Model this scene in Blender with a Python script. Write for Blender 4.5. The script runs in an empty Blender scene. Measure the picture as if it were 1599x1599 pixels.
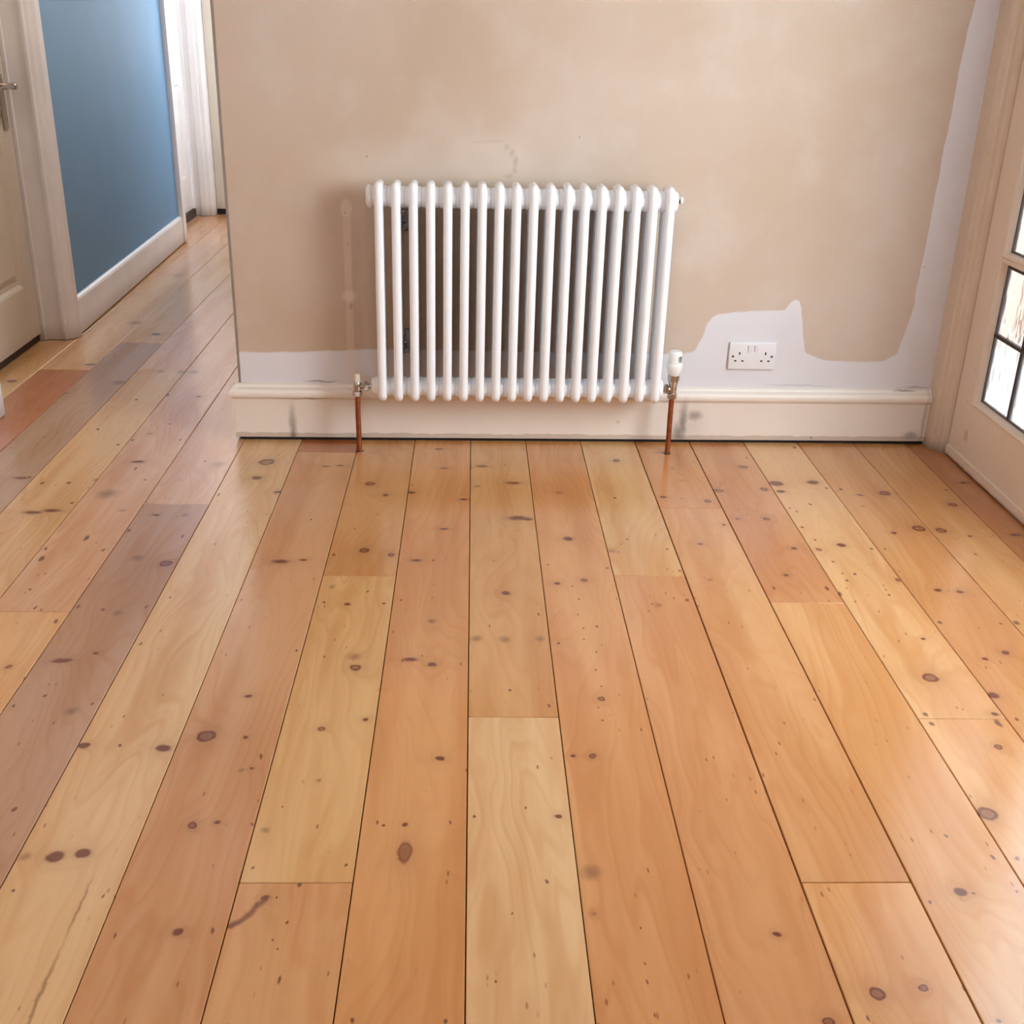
import bpy, bmesh, math, random
from mathutils import Vector, Matrix
random.seed(7)
scene = bpy.context.scene
COL = scene.collection

# ------------------------------------------------------------------ camera
PITCH, YAW, ROLL, FPX, CAM_H = 0.41449, 0.04175, 0.02807, 1749.136, 1.21
cy_, sy_, cp_, sp_ = math.cos(YAW), math.sin(YAW), math.cos(PITCH), math.sin(PITCH)
fwd = Vector((sy_*cp_, cy_*cp_, -sp_)); right = Vector((cy_, -sy_, 0)); up = right.cross(fwd)
c_, s_ = math.cos(ROLL), math.sin(ROLL)
r2 = right*c_ + up*s_; u2 = up*c_ - right*s_
cam_data = bpy.data.cameras.new('camera'); cam = bpy.data.objects.new('camera', cam_data); COL.objects.link(cam)
m = Matrix.Identity(4)
for i in range(3):
    m[i][0] = r2[i]; m[i][1] = u2[i]; m[i][2] = -fwd[i]
m.translation = Vector((0, 0, CAM_H))
cam.matrix_world = m
cam_data.sensor_width = 36; cam_data.sensor_fit = 'HORIZONTAL'; cam_data.lens = FPX/1599*36
cam_data.clip_start = 0.05
scene.camera = cam

# ------------------------------------------------------------------ daylight
world = bpy.data.worlds.new('daylight'); scene.world = world; world.use_nodes = True
bg = world.node_tree.nodes['Background']
bg.inputs['Color'].default_value = (0.87, 0.97, 1.06, 1); bg.inputs['Strength'].default_value = 4.6

def portal(name, loc, rot, sx, sz):
    l = bpy.data.lights.new(name, 'AREA'); l.shape = 'RECTANGLE'; l.size = sx; l.size_y = sz
    l.cycles.is_portal = True
    o = bpy.data.objects.new(name, l); COL.objects.link(o); o.location = loc; o.rotation_euler = rot
    return o
PI = math.pi
# openings the daylight comes through: garden doors on the right, window behind, front door of the hall
RO = (1.20, 2.42, 0.55, 2.05)         # right opening  y0,y1,z0,z1   (x = 1.56)
BO = (-1.45, -0.25, 0.90, 2.10)          # rear window    x0,x1,z0,z1   (y = -1.6)
HO = (-1.48, -0.80, 0.90, 2.45)       # hall end       x0,x1,z0,z1   (y = 7.56)
portal('portal_garden_doors', (1.60, (RO[0]+RO[1])/2, (RO[2]+RO[3])/2), (PI/2, 0, PI/2), RO[1]-RO[0], RO[3]-RO[2])
portal('portal_rear_window', ((BO[0]+BO[1])/2, -1.66, (BO[2]+BO[3])/2), (PI/2, 0, 0), BO[1]-BO[0], BO[3]-BO[2])
SO = (6.62, 7.42, 0.60, 2.45)          # added hall side opening, lets more light in     y0,y1,z0,z1   (x = -0.6)
portal('portal_hall_side', (-0.54, (SO[0]+SO[1])/2, (SO[2]+SO[3])/2), (PI/2, 0, PI/2), SO[1]-SO[0], SO[3]-SO[2])
portal('portal_hall', ((HO[0]+HO[1])/2, 7.62, (HO[2]+HO[3])/2), (-PI/2, 0, 0), HO[1]-HO[0], HO[3]-HO[2])

# added warm fill light, unseen above and behind the viewer
cl = bpy.data.lights.new('added_warm_fill', 'AREA'); cl.shape = 'DISK'; cl.size = 0.5; cl.energy = 8.0; cl.color = (1.0, 0.76, 0.54)
clo = bpy.data.objects.new('added_warm_fill', cl); COL.objects.link(clo); clo.location = (-0.1, 0.5, 2.50)

# added cool area light for the sunlit garden, brightens the wall's right side
gl = bpy.data.lights.new('garden_daylight', 'AREA'); gl.shape = 'RECTANGLE'; gl.size = 0.7; gl.size_y = 1.3; gl.energy = 40.0; gl.color = (0.78, 0.93, 1.0)
glo = bpy.data.objects.new('garden_daylight', gl); COL.objects.link(glo); glo.location = (1.84, 1.62, 1.40)
glo.rotation_euler = Vector((-0.62, 0.78, -0.12)).to_track_quat('-Z', 'Z').to_euler()

# added fill light that brightens the hall, unseen above the frame
hl = bpy.data.lights.new('added_hall_fill', 'AREA'); hl.shape = 'DISK'; hl.size = 0.20; hl.energy = 15.0; hl.color = (1.0, 0.94, 0.90)
hlo = bpy.data.objects.new('added_hall_fill', hl); COL.objects.link(hlo); hlo.location = (-0.80, 4.20, 2.50)

# added light behind the unseen side opening, brightens the hall's far end
fl = bpy.data.lights.new('added_far_hall_light', 'AREA'); fl.shape = 'RECTANGLE'; fl.size = 0.6; fl.size_y = 1.5; fl.energy = 15.0; fl.color = (0.92, 0.97, 1.0)
flo = bpy.data.objects.new('added_far_hall_light', fl); COL.objects.link(flo); flo.location = (-0.50, 6.98, 1.55)
flo.rotation_euler = Vector((-1.0, 0.12, 0.12)).to_track_quat('-Z', 'Z').to_euler()

vs = scene.view_settings
vs.view_transform = 'Standard'; vs.look = 'None'; vs.gamma = 1.0; vs.use_curve_mapping = False
vs.exposure = -0.02
scene.cycles.use_denoising = True
scene.cycles.use_adaptive_sampling = True; scene.cycles.adaptive_threshold = 0.1; scene.cycles.adaptive_min_samples = 12
scene.cycles.max_bounces = 5; scene.cycles.diffuse_bounces = 3; scene.cycles.glossy_bounces = 3; scene.cycles.transparent_max_bounces = 8
scene.cycles.sample_clamp_indirect = 6.0
scene.cycles.caustics_reflective = False; scene.cycles.caustics_refractive = False

# ------------------------------------------------------------------ helpers
def lin(r, g, b):
    f = lambda v: v/12.92 if v <= 0.04045 else ((v+0.055)/1.055)**2.4
    return (f(r/255), f(g/255), f(b/255), 1.0)

def tag(o, label=None, cat=None, group=None, kind=None):
    if label: o['label'] = label
    if cat: o['category'] = cat
    if group: o['group'] = group
    if kind: o['kind'] = kind
    return o

def empty(name, loc=(0, 0, 0), rz=0.0):
    o = bpy.data.objects.new(name, None); COL.objects.link(o)
    o.empty_display_size = 0.05; o.location = loc; o.rotation_euler = (0, 0, rz)
    return o

def mesh_obj(name, me, mat, parent=None, loc=(0, 0, 0), rot=(0, 0, 0)):
    o = bpy.data.objects.new(name, me); COL.objects.link(o)
    if mat and not me.materials: me.materials.append(mat)
    o.location = loc; o.rotation_euler = rot
    if parent: o.parent = parent
    return o

def bm_mesh(name, bm, smooth=False):
    bmesh.ops.recalc_face_normals(bm, faces=bm.faces[:])
    me = bpy.data.meshes.new(name); bm.to_mesh(me); bm.free()
    if smooth:
        for p in me.polygons: p.use_smooth = True
        try: me.set_sharp_from_angle(angle=math.radians(40))
        except Exception: pass
    return me

def add_box(bm, x0, x1, y0, y1, z0, z1, bevel=0.0, seg=2):
    vs_ = [bm.verts.new((x, y, z)) for z in (z0, z1) for y in (y0, y1) for x in (x0, x1)]
    fs = [(0, 1, 3, 2), (4, 6, 7, 5), (0, 4, 5, 1), (2, 3, 7, 6), (0, 2, 6, 4), (1, 5, 7, 3)]
    faces = [bm.faces.new([vs_[i] for i in f]) for f in fs]
    if bevel > 0:
        es = list({e for f in faces for e in f.edges})
        bmesh.ops.bevel(bm, geom=es, offset=bevel, segments=seg, affect='EDGES', profile=0.5)

def box(name, ext, mat, parent=None, bevel=0.0, seg=2, loc=(0, 0, 0), rot=(0, 0, 0)):
    bm = bmesh.new(); add_box(bm, *ext, bevel=bevel, seg=seg)
    return mesh_obj(name, bm_mesh(name, bm), mat, parent, loc, rot)

def prism(bm, pts, z0, z1):
    """vertical prism from an xy outline"""
    a = [bm.verts.new((x, y, z0)) for x, y in pts]; b = [bm.verts.new((x, y, z1)) for x, y in pts]
    n = len(pts)
    for i in range(n): bm.faces.new((a[i], a[(i+1) % n], b[(i+1) % n], b[i]))
    bm.faces.new(a[::-1]); bm.faces.new(b)

def lathe(bm, prof, seg=24, mat=None):
    """prof: list of (r, z) about local z; mat transforms to place"""
    rings = []
    for r, z in prof:
        rings.append([bm.verts.new((r*math.cos(2*PI*k/seg), r*math.sin(2*PI*k/seg), z)) for k in range(seg)])
    for a, b in zip(rings, rings[1:]):
        for k in range(seg): bm.faces.new((a[k], a[(k+1) % seg], b[(k+1) % seg], b[k]))
    bm.faces.new(rings[0][::-1]); bm.faces.new(rings[-1])
    if mat is not None:
        bmesh.ops.transform(bm, matrix=mat, verts=[v for r in rings for v in r])

def sweep(bm, path, rad, seg=12, closed=False):
    """circular tube along a path of Vectors"""
    n = len(path); rings = []
    ref = Vector((1, 0, 0))
    for i, p in enumerate(path):
        a = path[(i-1) % n] if (closed or i > 0) else p
        b = path[(i+1) % n] if (closed or i < n-1) else p
        t = (b-a).normalized()
        rf = ref if abs(t.dot(ref)) < 0.9 else Vector((0, 0, 1))
        n1 = t.cross(rf).normalized(); n2 = t.cross(n1).normalized()
        rr = rad[i] if isinstance(rad, (list, tuple)) else rad
        rings.append([bm.verts.new(p + n1*rr*math.cos(2*PI*k/seg) + n2*rr*math.sin(2*PI*k/seg)) for k in range(seg)])
    for i in range(n if closed else n-1):
        a, b = rings[i], rings[(i+1) % n]
        for k in range(seg): bm.faces.new((a[k], a[(k+1) % seg], b[(k+1) % seg], b[k]))
    if not closed:
        bm.faces.new(rings[0][::-1]); bm.faces.new(rings[-1])

# ------------------------------------------------------------------ node helpers
class NT:
    def __init__(s, tree): s.t = tree; s.N = tree.nodes; s.L = tree.links
    def put(s, sock, v):
        if isinstance(v, bpy.types.NodeSocket): s.L.new(v, sock)
        elif v is not None: sock.default_value = v
    def math(s, op, a, b=None, c=None, clamp=False):
        n = s.N.new('ShaderNodeMath'); n.operation = op; n.use_clamp = clamp
        for i, v in enumerate((a, b, c)): s.put(n.inputs[i], v)
        return n.outputs[0]
    def vmath(s, op, a, b=None):
        n = s.N.new('ShaderNodeVectorMath'); n.operation = op
        s.put(n.inputs[0], a)
        if b is not None: s.put(n.inputs['Scale'] if op == 'SCALE' else n.inputs[1], b)
        return n.outputs[0]
    def mix(s, f, a, b, mode='MIX'):
        n = s.N.new('ShaderNodeMix'); n.data_type = 'RGBA'; n.blend_type = mode
        s.put(n.inputs[0], f); s.put(n.inputs[6], a); s.put(n.inputs[7], b)
        return n.outputs[2]
    def noise(s, vec, scale=5, detail=2, rough=0.5, dist=0.0, color=False):
        n = s.N.new('ShaderNodeTexNoise')
        s.put(n.inputs['Vector'], vec); n.inputs['Scale'].default_value = scale
        n.inputs['Detail'].default_value = detail; n.inputs['Roughness'].default_value = rough
        n.inputs['Distortion'].default_value = dist
        return n.outputs['Color' if color else 'Fac']
    def ramp(s, fac, lo, hi, a=0.0, b=1.0, smooth=True):
        n = s.N.new('ShaderNodeMapRange'); n.interpolation_type = 'SMOOTHSTEP' if smooth else 'LINEAR'
        s.put(n.inputs[0], fac); s.put(n.inputs[1], lo); s.put(n.inputs[2], hi); s.put(n.inputs[3], a); s.put(n.inputs[4], b)
        return n.outputs[0]
    def sep(s, v):
        n = s.N.new('ShaderNodeSeparateXYZ'); s.put(n.inputs[0], v); return n.outputs
    def comb(s, x=0.0, y=0.0, z=0.0):
        n = s.N.new('ShaderNodeCombineXYZ')
        for i, v in enumerate((x, y, z)): s.put(n.inputs[i], v)
        return n.outputs[0]
    def obj(s):
        return s.N.new('ShaderNodeTexCoord').outputs['Object']
    def bump(s, h, strength=0.2, dist=0.002):
        n = s.N.new('ShaderNodeBump'); n.inputs['Strength'].default_value = strength; n.inputs['Distance'].default_value = dist
        s.put(n.inputs['Height'], h); return n.outputs[0]

def material(name):
    m_ = bpy.data.materials.new(name); m_.use_nodes = True
    nt = NT(m_.node_tree); p = nt.N['Principled BSDF']
    return m_, nt, p

# one natural mark in a surface (knot, nail hole, stain): node group on local xy
def make_mark_group():
    g = bpy.data.node_groups.new('surface_mark', 'ShaderNodeTree')
    I = g.interface
    I.new_socket('Vec', in_out='INPUT', socket_type='NodeSocketVector')
    for nm in ('CX', 'CY', 'IRX', 'IRY', 'Core', 'Ring', 'Soft', 'Halo', 'Brown', 'Black', 'MB', 'MK', 'PH'):
        I.new_socket(nm, in_out='INPUT', socket_type='NodeSocketFloat')
    for nm in ('MB', 'MK', 'PH'):
        I.new_socket(nm, in_out='OUTPUT', socket_type='NodeSocketFloat')
    n = NT(g); gi = n.N.new('NodeGroupInput').outputs; go = n.N.new('NodeGroupOutput').inputs
    x, y, z = n.sep(gi['Vec'])
    dx = n.math('MULTIPLY', n.math('SUBTRACT', x, gi['CX']), gi['IRX'])
    dy = n.math('MULTIPLY', n.math('SUBTRACT', y, gi['CY']), gi['IRY'])
    d2 = n.math('MULTIPLY_ADD', dx, dx, n.math('MULTIPLY', dy, dy))
    d = n.math('SQRT', d2)
    core = n.ramp(d, n.math('ADD', 1.0, gi['Soft']), n.math('SUBTRACT', 1.0, gi['Soft']))
    ring = n.math('SUBTRACT', 1.0, n.math('MULTIPLY', n.math('ABSOLUTE', n.math('SUBTRACT', d, 0.92)), 3.4), clamp=True)
    halo = n.math('DIVIDE', gi['Halo'], n.math('MULTIPLY_ADD', d2, 0.35, 1.0))
    mm = n.math('MULTIPLY_ADD', core, gi['Core'], n.math('MULTIPLY', ring, gi['Ring']))
    mb = n.math('MULTIPLY_ADD', mm, gi['Brown'], n.math('MULTIPLY', halo, 0.30))
    n.L.new(n.math('MAXIMUM', gi['MB'], mb), go['MB'])
    n.L.new(n.math('MAXIMUM', gi['MK'], n.math('MULTIPLY', mm, gi['Black'])), go['MK'])
    n.L.new(n.math('MULTIPLY_ADD', halo, 2.2, gi['PH']), go['PH'])
    return g
MARK = make_mark_group()
# kind: sx, sy, core, ring, soft, halo, brown, black
KINDS = {
    'r': (1.0, 1.05, 0.38, 0.70, 0.25, 1.1, 1.0, 0.0),
    'd': (1.0, 0.85, 0.85, 0.10, 0.50, 1.1, 1.0, 0.10),
    'n': (0.85, 1.25, 0.85, 0.0, 0.45, 0.0, 0.8, 0.45),
    'w': (1.2, 0.55, 0.80, 0.0, 0.70, 0.9, 1.0, 0.05),
    'b': (1.0, 1.0, 0.38, 0.0, 0.80, 0.5, 1.0, 0.0),
    's': (1.05, 1.2, 0.50, 0.0, 0.90, 0.1, 0.25, 0.75),
    'l': (0.70, 1.9, 0.80, 0.0, 0.50, 0.0, 0.9, 0.35),
    'L': (0.60, 16., 0.55, 0.0, 0.80, 0.0, 1.0, 0.0),
    't': (0.95, 2.1, 0.45, 0.35, 0.50, 0.9, 1.0, 0.0),
    'k': (1.0, 1.0, 0.95, 0.0, 0.20, 0.0, 0.2, 1.0),
    'f': (1.0, 1.0, 0.30, 0.0, 0.95, 0.0, 0.1, 0.8),
}
def chain_marks(nt, vec, marks):
    mb, mk, ph = 0.0, 0.0, 0.0
    for (x, y, r, k) in marks:
        sx, sy, core, ring, soft, halo, br, bl = KINDS[k] if isinstance(k, str) else k
        g = nt.N.new('ShaderNodeGroup'); g.node_tree = MARK
        nt.L.new(vec, g.inputs['Vec'])
        for nm, v in (('CX', x), ('CY', y), ('IRX', 1/(r*sx)), ('IRY', 1/(r*sy)), ('Core', core), ('Ring', ring), ('Soft', soft),
                      ('Halo', halo), ('Brown', br), ('Black', bl), ('MB', mb), ('MK', mk), ('PH', ph)):
            nt.put(g.inputs[nm], v)
        mb, mk, ph = g.outputs['MB'], g.outputs['MK'], g.outputs['PH']
    return mb, mk, ph

# ------------------------------------------------------------------ materials
def paint(name, rgb, rough=0.55, var=0.06, vscale=4.0, bump=0.05, grime=None, vein=None):
    m_, nt, p = material(name)
    v = nt.obj(); n1 = nt.noise(v, vscale, 4, 0.6)
    c = nt.mix(nt.ramp(n1, 0.3, 0.7), lin(*rgb), tuple(list(Vector(lin(*rgb)[:3])*(1-var*2)) + [1]))
    if grime:
        (z0, z1, grgb, amt) = grime
        z = nt.sep(v)[2]
        g = nt.math('MULTIPLY', nt.ramp(nt.math('ADD', z, nt.math('MULTIPLY', nt.noise(v, 30, 3), 0.012)), z1, z0), amt)
        c = nt.mix(g, c, lin(*grgb))
    nt.L.new(c, p.inputs['Base Color']); p.inputs['Roughness'].default_value = rough
    if bump: nt.L.new(nt.bump(nt.noise(v, 120, 3), bump, 0.002), p.inputs['Normal'])
    return m_

def metal(name, rgb, rough=0.3, var=0.1, scale=60):
    m_, nt, p = material(name); v = nt.obj()
    n1 = nt.noise(v, scale, 3)
    c = nt.mix(nt.ramp(n1, 0.35, 0.7), lin(*rgb), tuple(list(Vector(lin(*rgb)[:3])*(1-var*3)) + [1]))
    nt.L.new(c, p.inputs['Base Color']); p.inputs['Metallic'].default_value = 1.0
    nt.L.new(nt.ramp(n1, 0.2, 0.8, rough*0.8, rough*1.3), p.inputs['Roughness'])
    return m_

def plain(name, rgb, rough=0.5, metallic=0.0):
    m_, nt, p = material(name)
    v = nt.obj(); n1 = nt.noise(v, 90, 2)
    c = nt.mix(n1, lin(*rgb), tuple(list(Vector(lin(*rgb)[:3])*0.88) + [1]))
    nt.L.new(c, p.inputs['Base Color']); p.inputs['Roughness'].default_value = rough; p.inputs['Metallic'].default_value = metallic
    return m_

M_RAD = paint('radiator_enamel', (250, 249, 252), 0.22, 0.01, 3, 0)
M_PLASTIC = paint('white_plastic', (236, 230, 232), 0.35, 0.01, 3, 0)
M_TRV = paint('thermostat_plastic', (240, 238, 232), 0.35, 0.01, 3, 0)
M_DARK = plain('dark_cavity', (26, 20, 18), 0.8)
M_CHROME = metal('nickel_plate', (196, 184, 176), 0.22, 0.08)
M_ZINC = metal('zinc_strap', (150, 155, 165), 0.35, 0.1)
M_COPPER = metal('aged_copper', (168, 100, 68), 0.42, 0.10, 45)
M_HALLWHITE = paint('old_white_gloss', (244, 240, 240), 0.35, 0.03, 6, 0.05, grime=(0.0, 0.09, (150, 126, 104), 0.55))
M_DOORWHITE = paint('door_cream_paint', (222, 212, 196), 0.4, 0.03, 5, 0.05, grime=(0.0, 0.10, (160, 138, 116), 0.4))
M_FRAME = paint('frame_cream_paint', (228, 208, 190), 0.45, 0.04, 5, 0.08, grime=(0.0, 0.05, (120, 96, 78), 0.7))
M_BLUE = paint('blue_wall_paint', (110, 154, 192), 0.6, 0.03, 2.0, 0.06)
M_CEIL = paint('ceiling_white', (238, 234, 230), 0.8, 0.02, 2, 0)
M_ROOMWALL = paint('room_wall_paint', (228, 206, 184), 0.8, 0.03, 2, 0)
M_LEAD = plain('dark_lead', (52, 38, 32), 0.45)
M_UNDER = plain('dark_underfloor', (62, 42, 28), 0.9)
M_GAP = plain('dark_timber_and_gap_shade', (74, 62, 54), 0.8)
M_EDGESHADE = plain('grey_corner_shade', (150, 134, 124), 0.5)

MARK_TXT = "-0.596 3.094 20.7 r,-0.603 2.969 12.7 d,-0.529 2.868 7.9 d,-0.454 2.436 15.4 w,-0.399 2.447 7.7 w,-0.412 2.685 4.2 n,-0.420 3.065 7.5 w,-0.379 3.071 7.5 w,-0.280 2.936 12.7 r,-0.231 2.854 7.1 r,-0.258 2.504 11.1 r,-0.190 2.480 7.9 r,-0.330 2.477 4.7 n,-0.160 2.875 8.0 d,-0.016 2.829 8.8 w,-0.095 3.221 8.8 w,-0.072 3.061 8.4 w,-0.065 2.634 8.3 w,-0.127 2.450 10.9 w,-0.085 2.451 3.1 n,-0.078 2.150 8.4 b,-0.118 1.989 11.8 w,-0.073 1.972 9.2 d,-0.227 1.958 10.4 r,-0.233 2.000 13.2 b,-0.324 2.234 4.3 n,-0.270 2.226 5.0 d,-0.190 2.230 4.3 n,-0.314 2.309 5.9 s,-0.231 2.288 2.9 n,-0.152 2.246 2.9 n,-0.355 2.022 3.3 n,-0.423 1.851 5.6 d,0.022 2.927 7.2 s,0.103 3.093 2.8 n,0.035 3.081 13.2 w,0.019 2.077 9.6 s,0.079 2.075 9.6 s,0.131 2.708 22.1 w,0.124 2.954 14.6 w,0.155 2.701 11.9 w,0.087 2.284 8.8 d,0.157 2.186 3.6 l,0.154 2.079 8.2 s,0.158 1.823 3.7 l,0.084 1.876 3.2 n,0.249 2.887 9.0 b,0.253 2.583 10.6 d,0.273 2.352 7.6 r,0.208 2.335 7.5 d,0.335 2.418 3.9 n,0.193 2.060 4.1 n,0.193 2.432 3.1 n,0.282 2.133 4.2 n,0.262 1.848 6.3 r,0.270 2.025 2.7 n,0.244 2.322 3.0 n,0.253 2.259 2.9 n,0.250 2.124 2.8 n,0.247 2.077 2.7 n,0.262 1.954 2.6 n,0.267 1.894 2.5 n,0.253 1.817 2.5 n,0.257 1.774 2.4 n,0.441 3.142 9.7 r,0.404 2.855 4.5 n,0.407 2.583 4.1 n,0.499 2.529 4.0 n,0.511 2.408 3.9 n,0.357 2.514 7.2 s,0.603 3.085 5.7 b,0.613 2.989 5.6 b,0.541 2.864 8.0 w,0.594 2.856 4.5 b,0.661 2.840 8.9 r,0.588 2.561 6.5 d,0.574 2.361 5.3 s,0.707 2.915 10.9 r,0.502 2.257 5.1 n,0.433 2.232 7.3 b,0.820 3.103 10.6 r,0.846 3.178 4.9 n,0.842 2.929 11.0 r,0.798 2.722 7.7 r,0.718 2.720 5.1 r,0.825 2.540 6.5 d,0.766 2.389 5.4 d,0.718 2.322 4.5 l,0.845 2.321 5.3 l,0.675 2.681 5.1 d,0.887 2.974 18.5 d,0.885 2.916 10.9 d,0.997 2.987 14.9 d,1.026 2.944 4.6 n,1.064 2.936 5.5 n,0.945 2.826 5.3 n,0.880 2.797 3.5 n,0.893 2.772 3.5 n,0.881 2.670 5.1 n,0.892 2.591 5.0 n,0.887 2.534 6.5 r,0.953 2.562 9.8 d,0.903 2.465 4.0 n,0.906 2.402 3.1 n,0.906 2.365 4.6 n,0.937 2.399 4.7 n,1.024 2.541 4.9 n,1.032 2.370 6.9 r,0.983 2.291 3.7 n,0.868 2.295 5.2 l,1.020 3.274 6.0 n,1.107 2.895 7.3 w,1.091 2.817 4.4 b,1.185 2.911 14.6 r,1.116 2.640 6.7 d,1.194 2.670 15.3 r,1.109 2.319 8.3 d,1.161 2.310 8.3 d,1.055 2.162 5.7 n,1.059 2.542 4.1 n,1.193 2.158 3.6 n,1.147 2.033 8.2 d,1.092 2.006 6.1 d,1.049 1.867 10.2 d,1.023 1.801 6.2 d,0.990 2.090 4.9 d,0.946 1.932 14.4 r,0.957 1.823 2.5 n,0.966 1.818 2.5 n,0.886 1.800 5.0 n,1.349 2.833 11.6 r,1.250 2.660 12.7 r,1.312 2.625 5.0 d,1.283 2.517 4.1 n,1.230 2.164 7.2 n,1.374 2.941 4.6 n,1.450 2.997 11.3 w,1.442 2.636 11.8 w,1.298 3.268 4.0 n,0.886 1.768 4.9 n,0.984 1.694 7.1 r,1.017 1.771 6.7 l,1.058 1.784 4.3 n,0.883 1.504 15.2 r,0.788 1.449 3.7 n,0.844 1.397 3.6 n,0.884 1.394 4.6 n,0.762 1.318 9.8 d,0.706 1.296 2.9 n,0.781 1.315 2.5 n,0.849 1.319 3.0 n,0.455 1.233 5.1 d,0.567 1.123 9.7 r,0.635 1.133 6.2 r,0.486 1.077 6.8 r,0.541 1.082 3.0 l,0.716 1.075 3.4 d,0.227 1.663 6.3 r,0.191 1.663 4.6 d,0.154 1.495 4.8 d,0.100 1.518 2.7 n,0.015 1.495 2.7 n,0.125 1.343 3.4 n,0.196 1.362 11.9 s,0.191 1.275 4.7 b,0.257 1.247 1.9 n,0.254 1.145 2.2 l,0.254 1.178 1.8 n,0.254 1.090 2.1 l,0.044 1.148 2.2 n,0.071 1.276 1.9 n,-0.269 1.745 5.9 r,-0.189 1.775 4.8 d,-0.254 1.591 4.4 b,-0.305 1.519 2.1 n,-0.324 1.461 5.2 s,-0.186 1.379 3.0 n,-0.328 1.373 2.5 n,-0.251 1.335 3.9 n,-0.048 1.654 6.9 d,-0.096 1.408 11.1 t,-0.100 1.475 4.2 d,-0.145 1.480 2.6 l,-0.135 1.472 3.1 n,-0.025 1.480 2.6 l,-0.146 1.083 3.4 n,-0.023 1.082 3.4 n,-0.251 1.152 3.5 l,-0.280 1.310 1.9 n,-0.259 1.260 2.3 n,-0.271 1.224 1.8 n,-0.263 1.209 1.8 n,-0.402 1.716 4.1 d,-0.365 1.658 4.6 l,-0.375 1.623 3.4 d,-0.390 1.618 3.3 s,-0.348 1.475 3.1 n,-0.299 1.307 5.7 d,-0.917 1.953 5.8 r,-0.855 1.814 3.6 n,-0.742 1.798 9.6 s,-0.809 1.850 3.7 n,-0.710 1.822 3.6 n,-0.825 1.976 11.6 w,-0.685 1.689 9.2 d,-0.621 1.690 3.4 n,-0.542 1.682 11.5 d,-0.474 1.720 15.2 r,-0.443 1.472 7.3 r,-0.404 1.480 4.2 d,-0.742 1.512 4.2 n,-0.683 1.399 8.0 b,-0.638 1.399 12.0 d,-0.597 1.407 10.0 d,-0.538 1.314 2.4 l,-0.410 1.241 7.3 d,-0.362 1.243 3.7 l,-0.498 1.235 2.7 l,-0.675 1.324 2.9 n,-0.566 1.127 4.3 L,-0.566 1.291 3.3 L,-0.966 3.081 13.1 w,-0.960 3.026 5.5 l,-0.985 2.840 20.9 s,-0.912 2.730 6.7 s,-0.911 2.944 4.5 n,-0.952 2.558 8.0 l,-1.021 2.441 7.7 l,-0.890 2.490 4.7 l,-0.992 2.283 4.4 n,-0.950 2.197 4.2 l,-0.933 2.188 2.8 n,-0.886 2.138 4.8 l,-1.030 2.493 4.7 l,-1.045 2.940 7.2 s,-1.112 2.914 6.2 n,-1.182 2.912 6.2 n,-1.138 2.711 16.7 w,-1.095 2.724 16.8 w,-1.059 2.776 6.0 n,-0.796 2.449 10.8 s,-0.722 2.420 13.8 r,-0.817 2.703 7.5 w,-0.743 2.705 8.4 s,-0.719 2.575 4.8 l,-0.765 2.177 8.4 s,-0.711 2.207 4.3 l,-0.859 2.204 4.2 l,-0.802 2.191 4.2 n,-0.760 2.007 4.6 d,-0.819 1.978 14.2 w,-0.776 3.093 5.6 n,-0.734 3.069 16.8 s,-0.686 2.845 5.3 l,-0.630 2.532 3.2 n,-0.670 2.252 3.6 n,-0.681 2.046 3.3 l,-0.861 2.606 4.9 l,-1.254 2.947 14.3 w,-1.233 2.953 4.5 n,-1.168 3.357 6.0 n,-1.064 3.222 5.8 n,-1.033 3.263 4.9 n,-0.996 3.322 7.0 b,-0.958 3.414 5.1 n,-0.891 3.269 4.9 n,-1.279 4.500 15.6 d,-1.405 4.060 15.4 w,-1.413 4.679 24.2 b,-1.128 3.985 11.7 s,-1.056 3.981 11.7 s,-1.012 3.983 14.0 s,-1.243 3.845 18.1 s,-0.930 3.700 7.7 d,-1.039 3.709 8.8 n,-1.474 5.637 12.8 w,-1.130 3.655 5.4 n,-1.613 3.841 13.5 d,-1.380 3.713 6.6 n"

WA, WD = 0.0201, 3.29048            # back wall: angle to the boards, distance of the skirting face
def Wp(u, off, z=0.0):
    return (u*math.cos(WA) - off*math.sin(WA), WD + u*math.sin(WA) + off*math.cos(WA), z)
WLOC, WROT = (0, WD, 0), (0, 0, WA)

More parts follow.
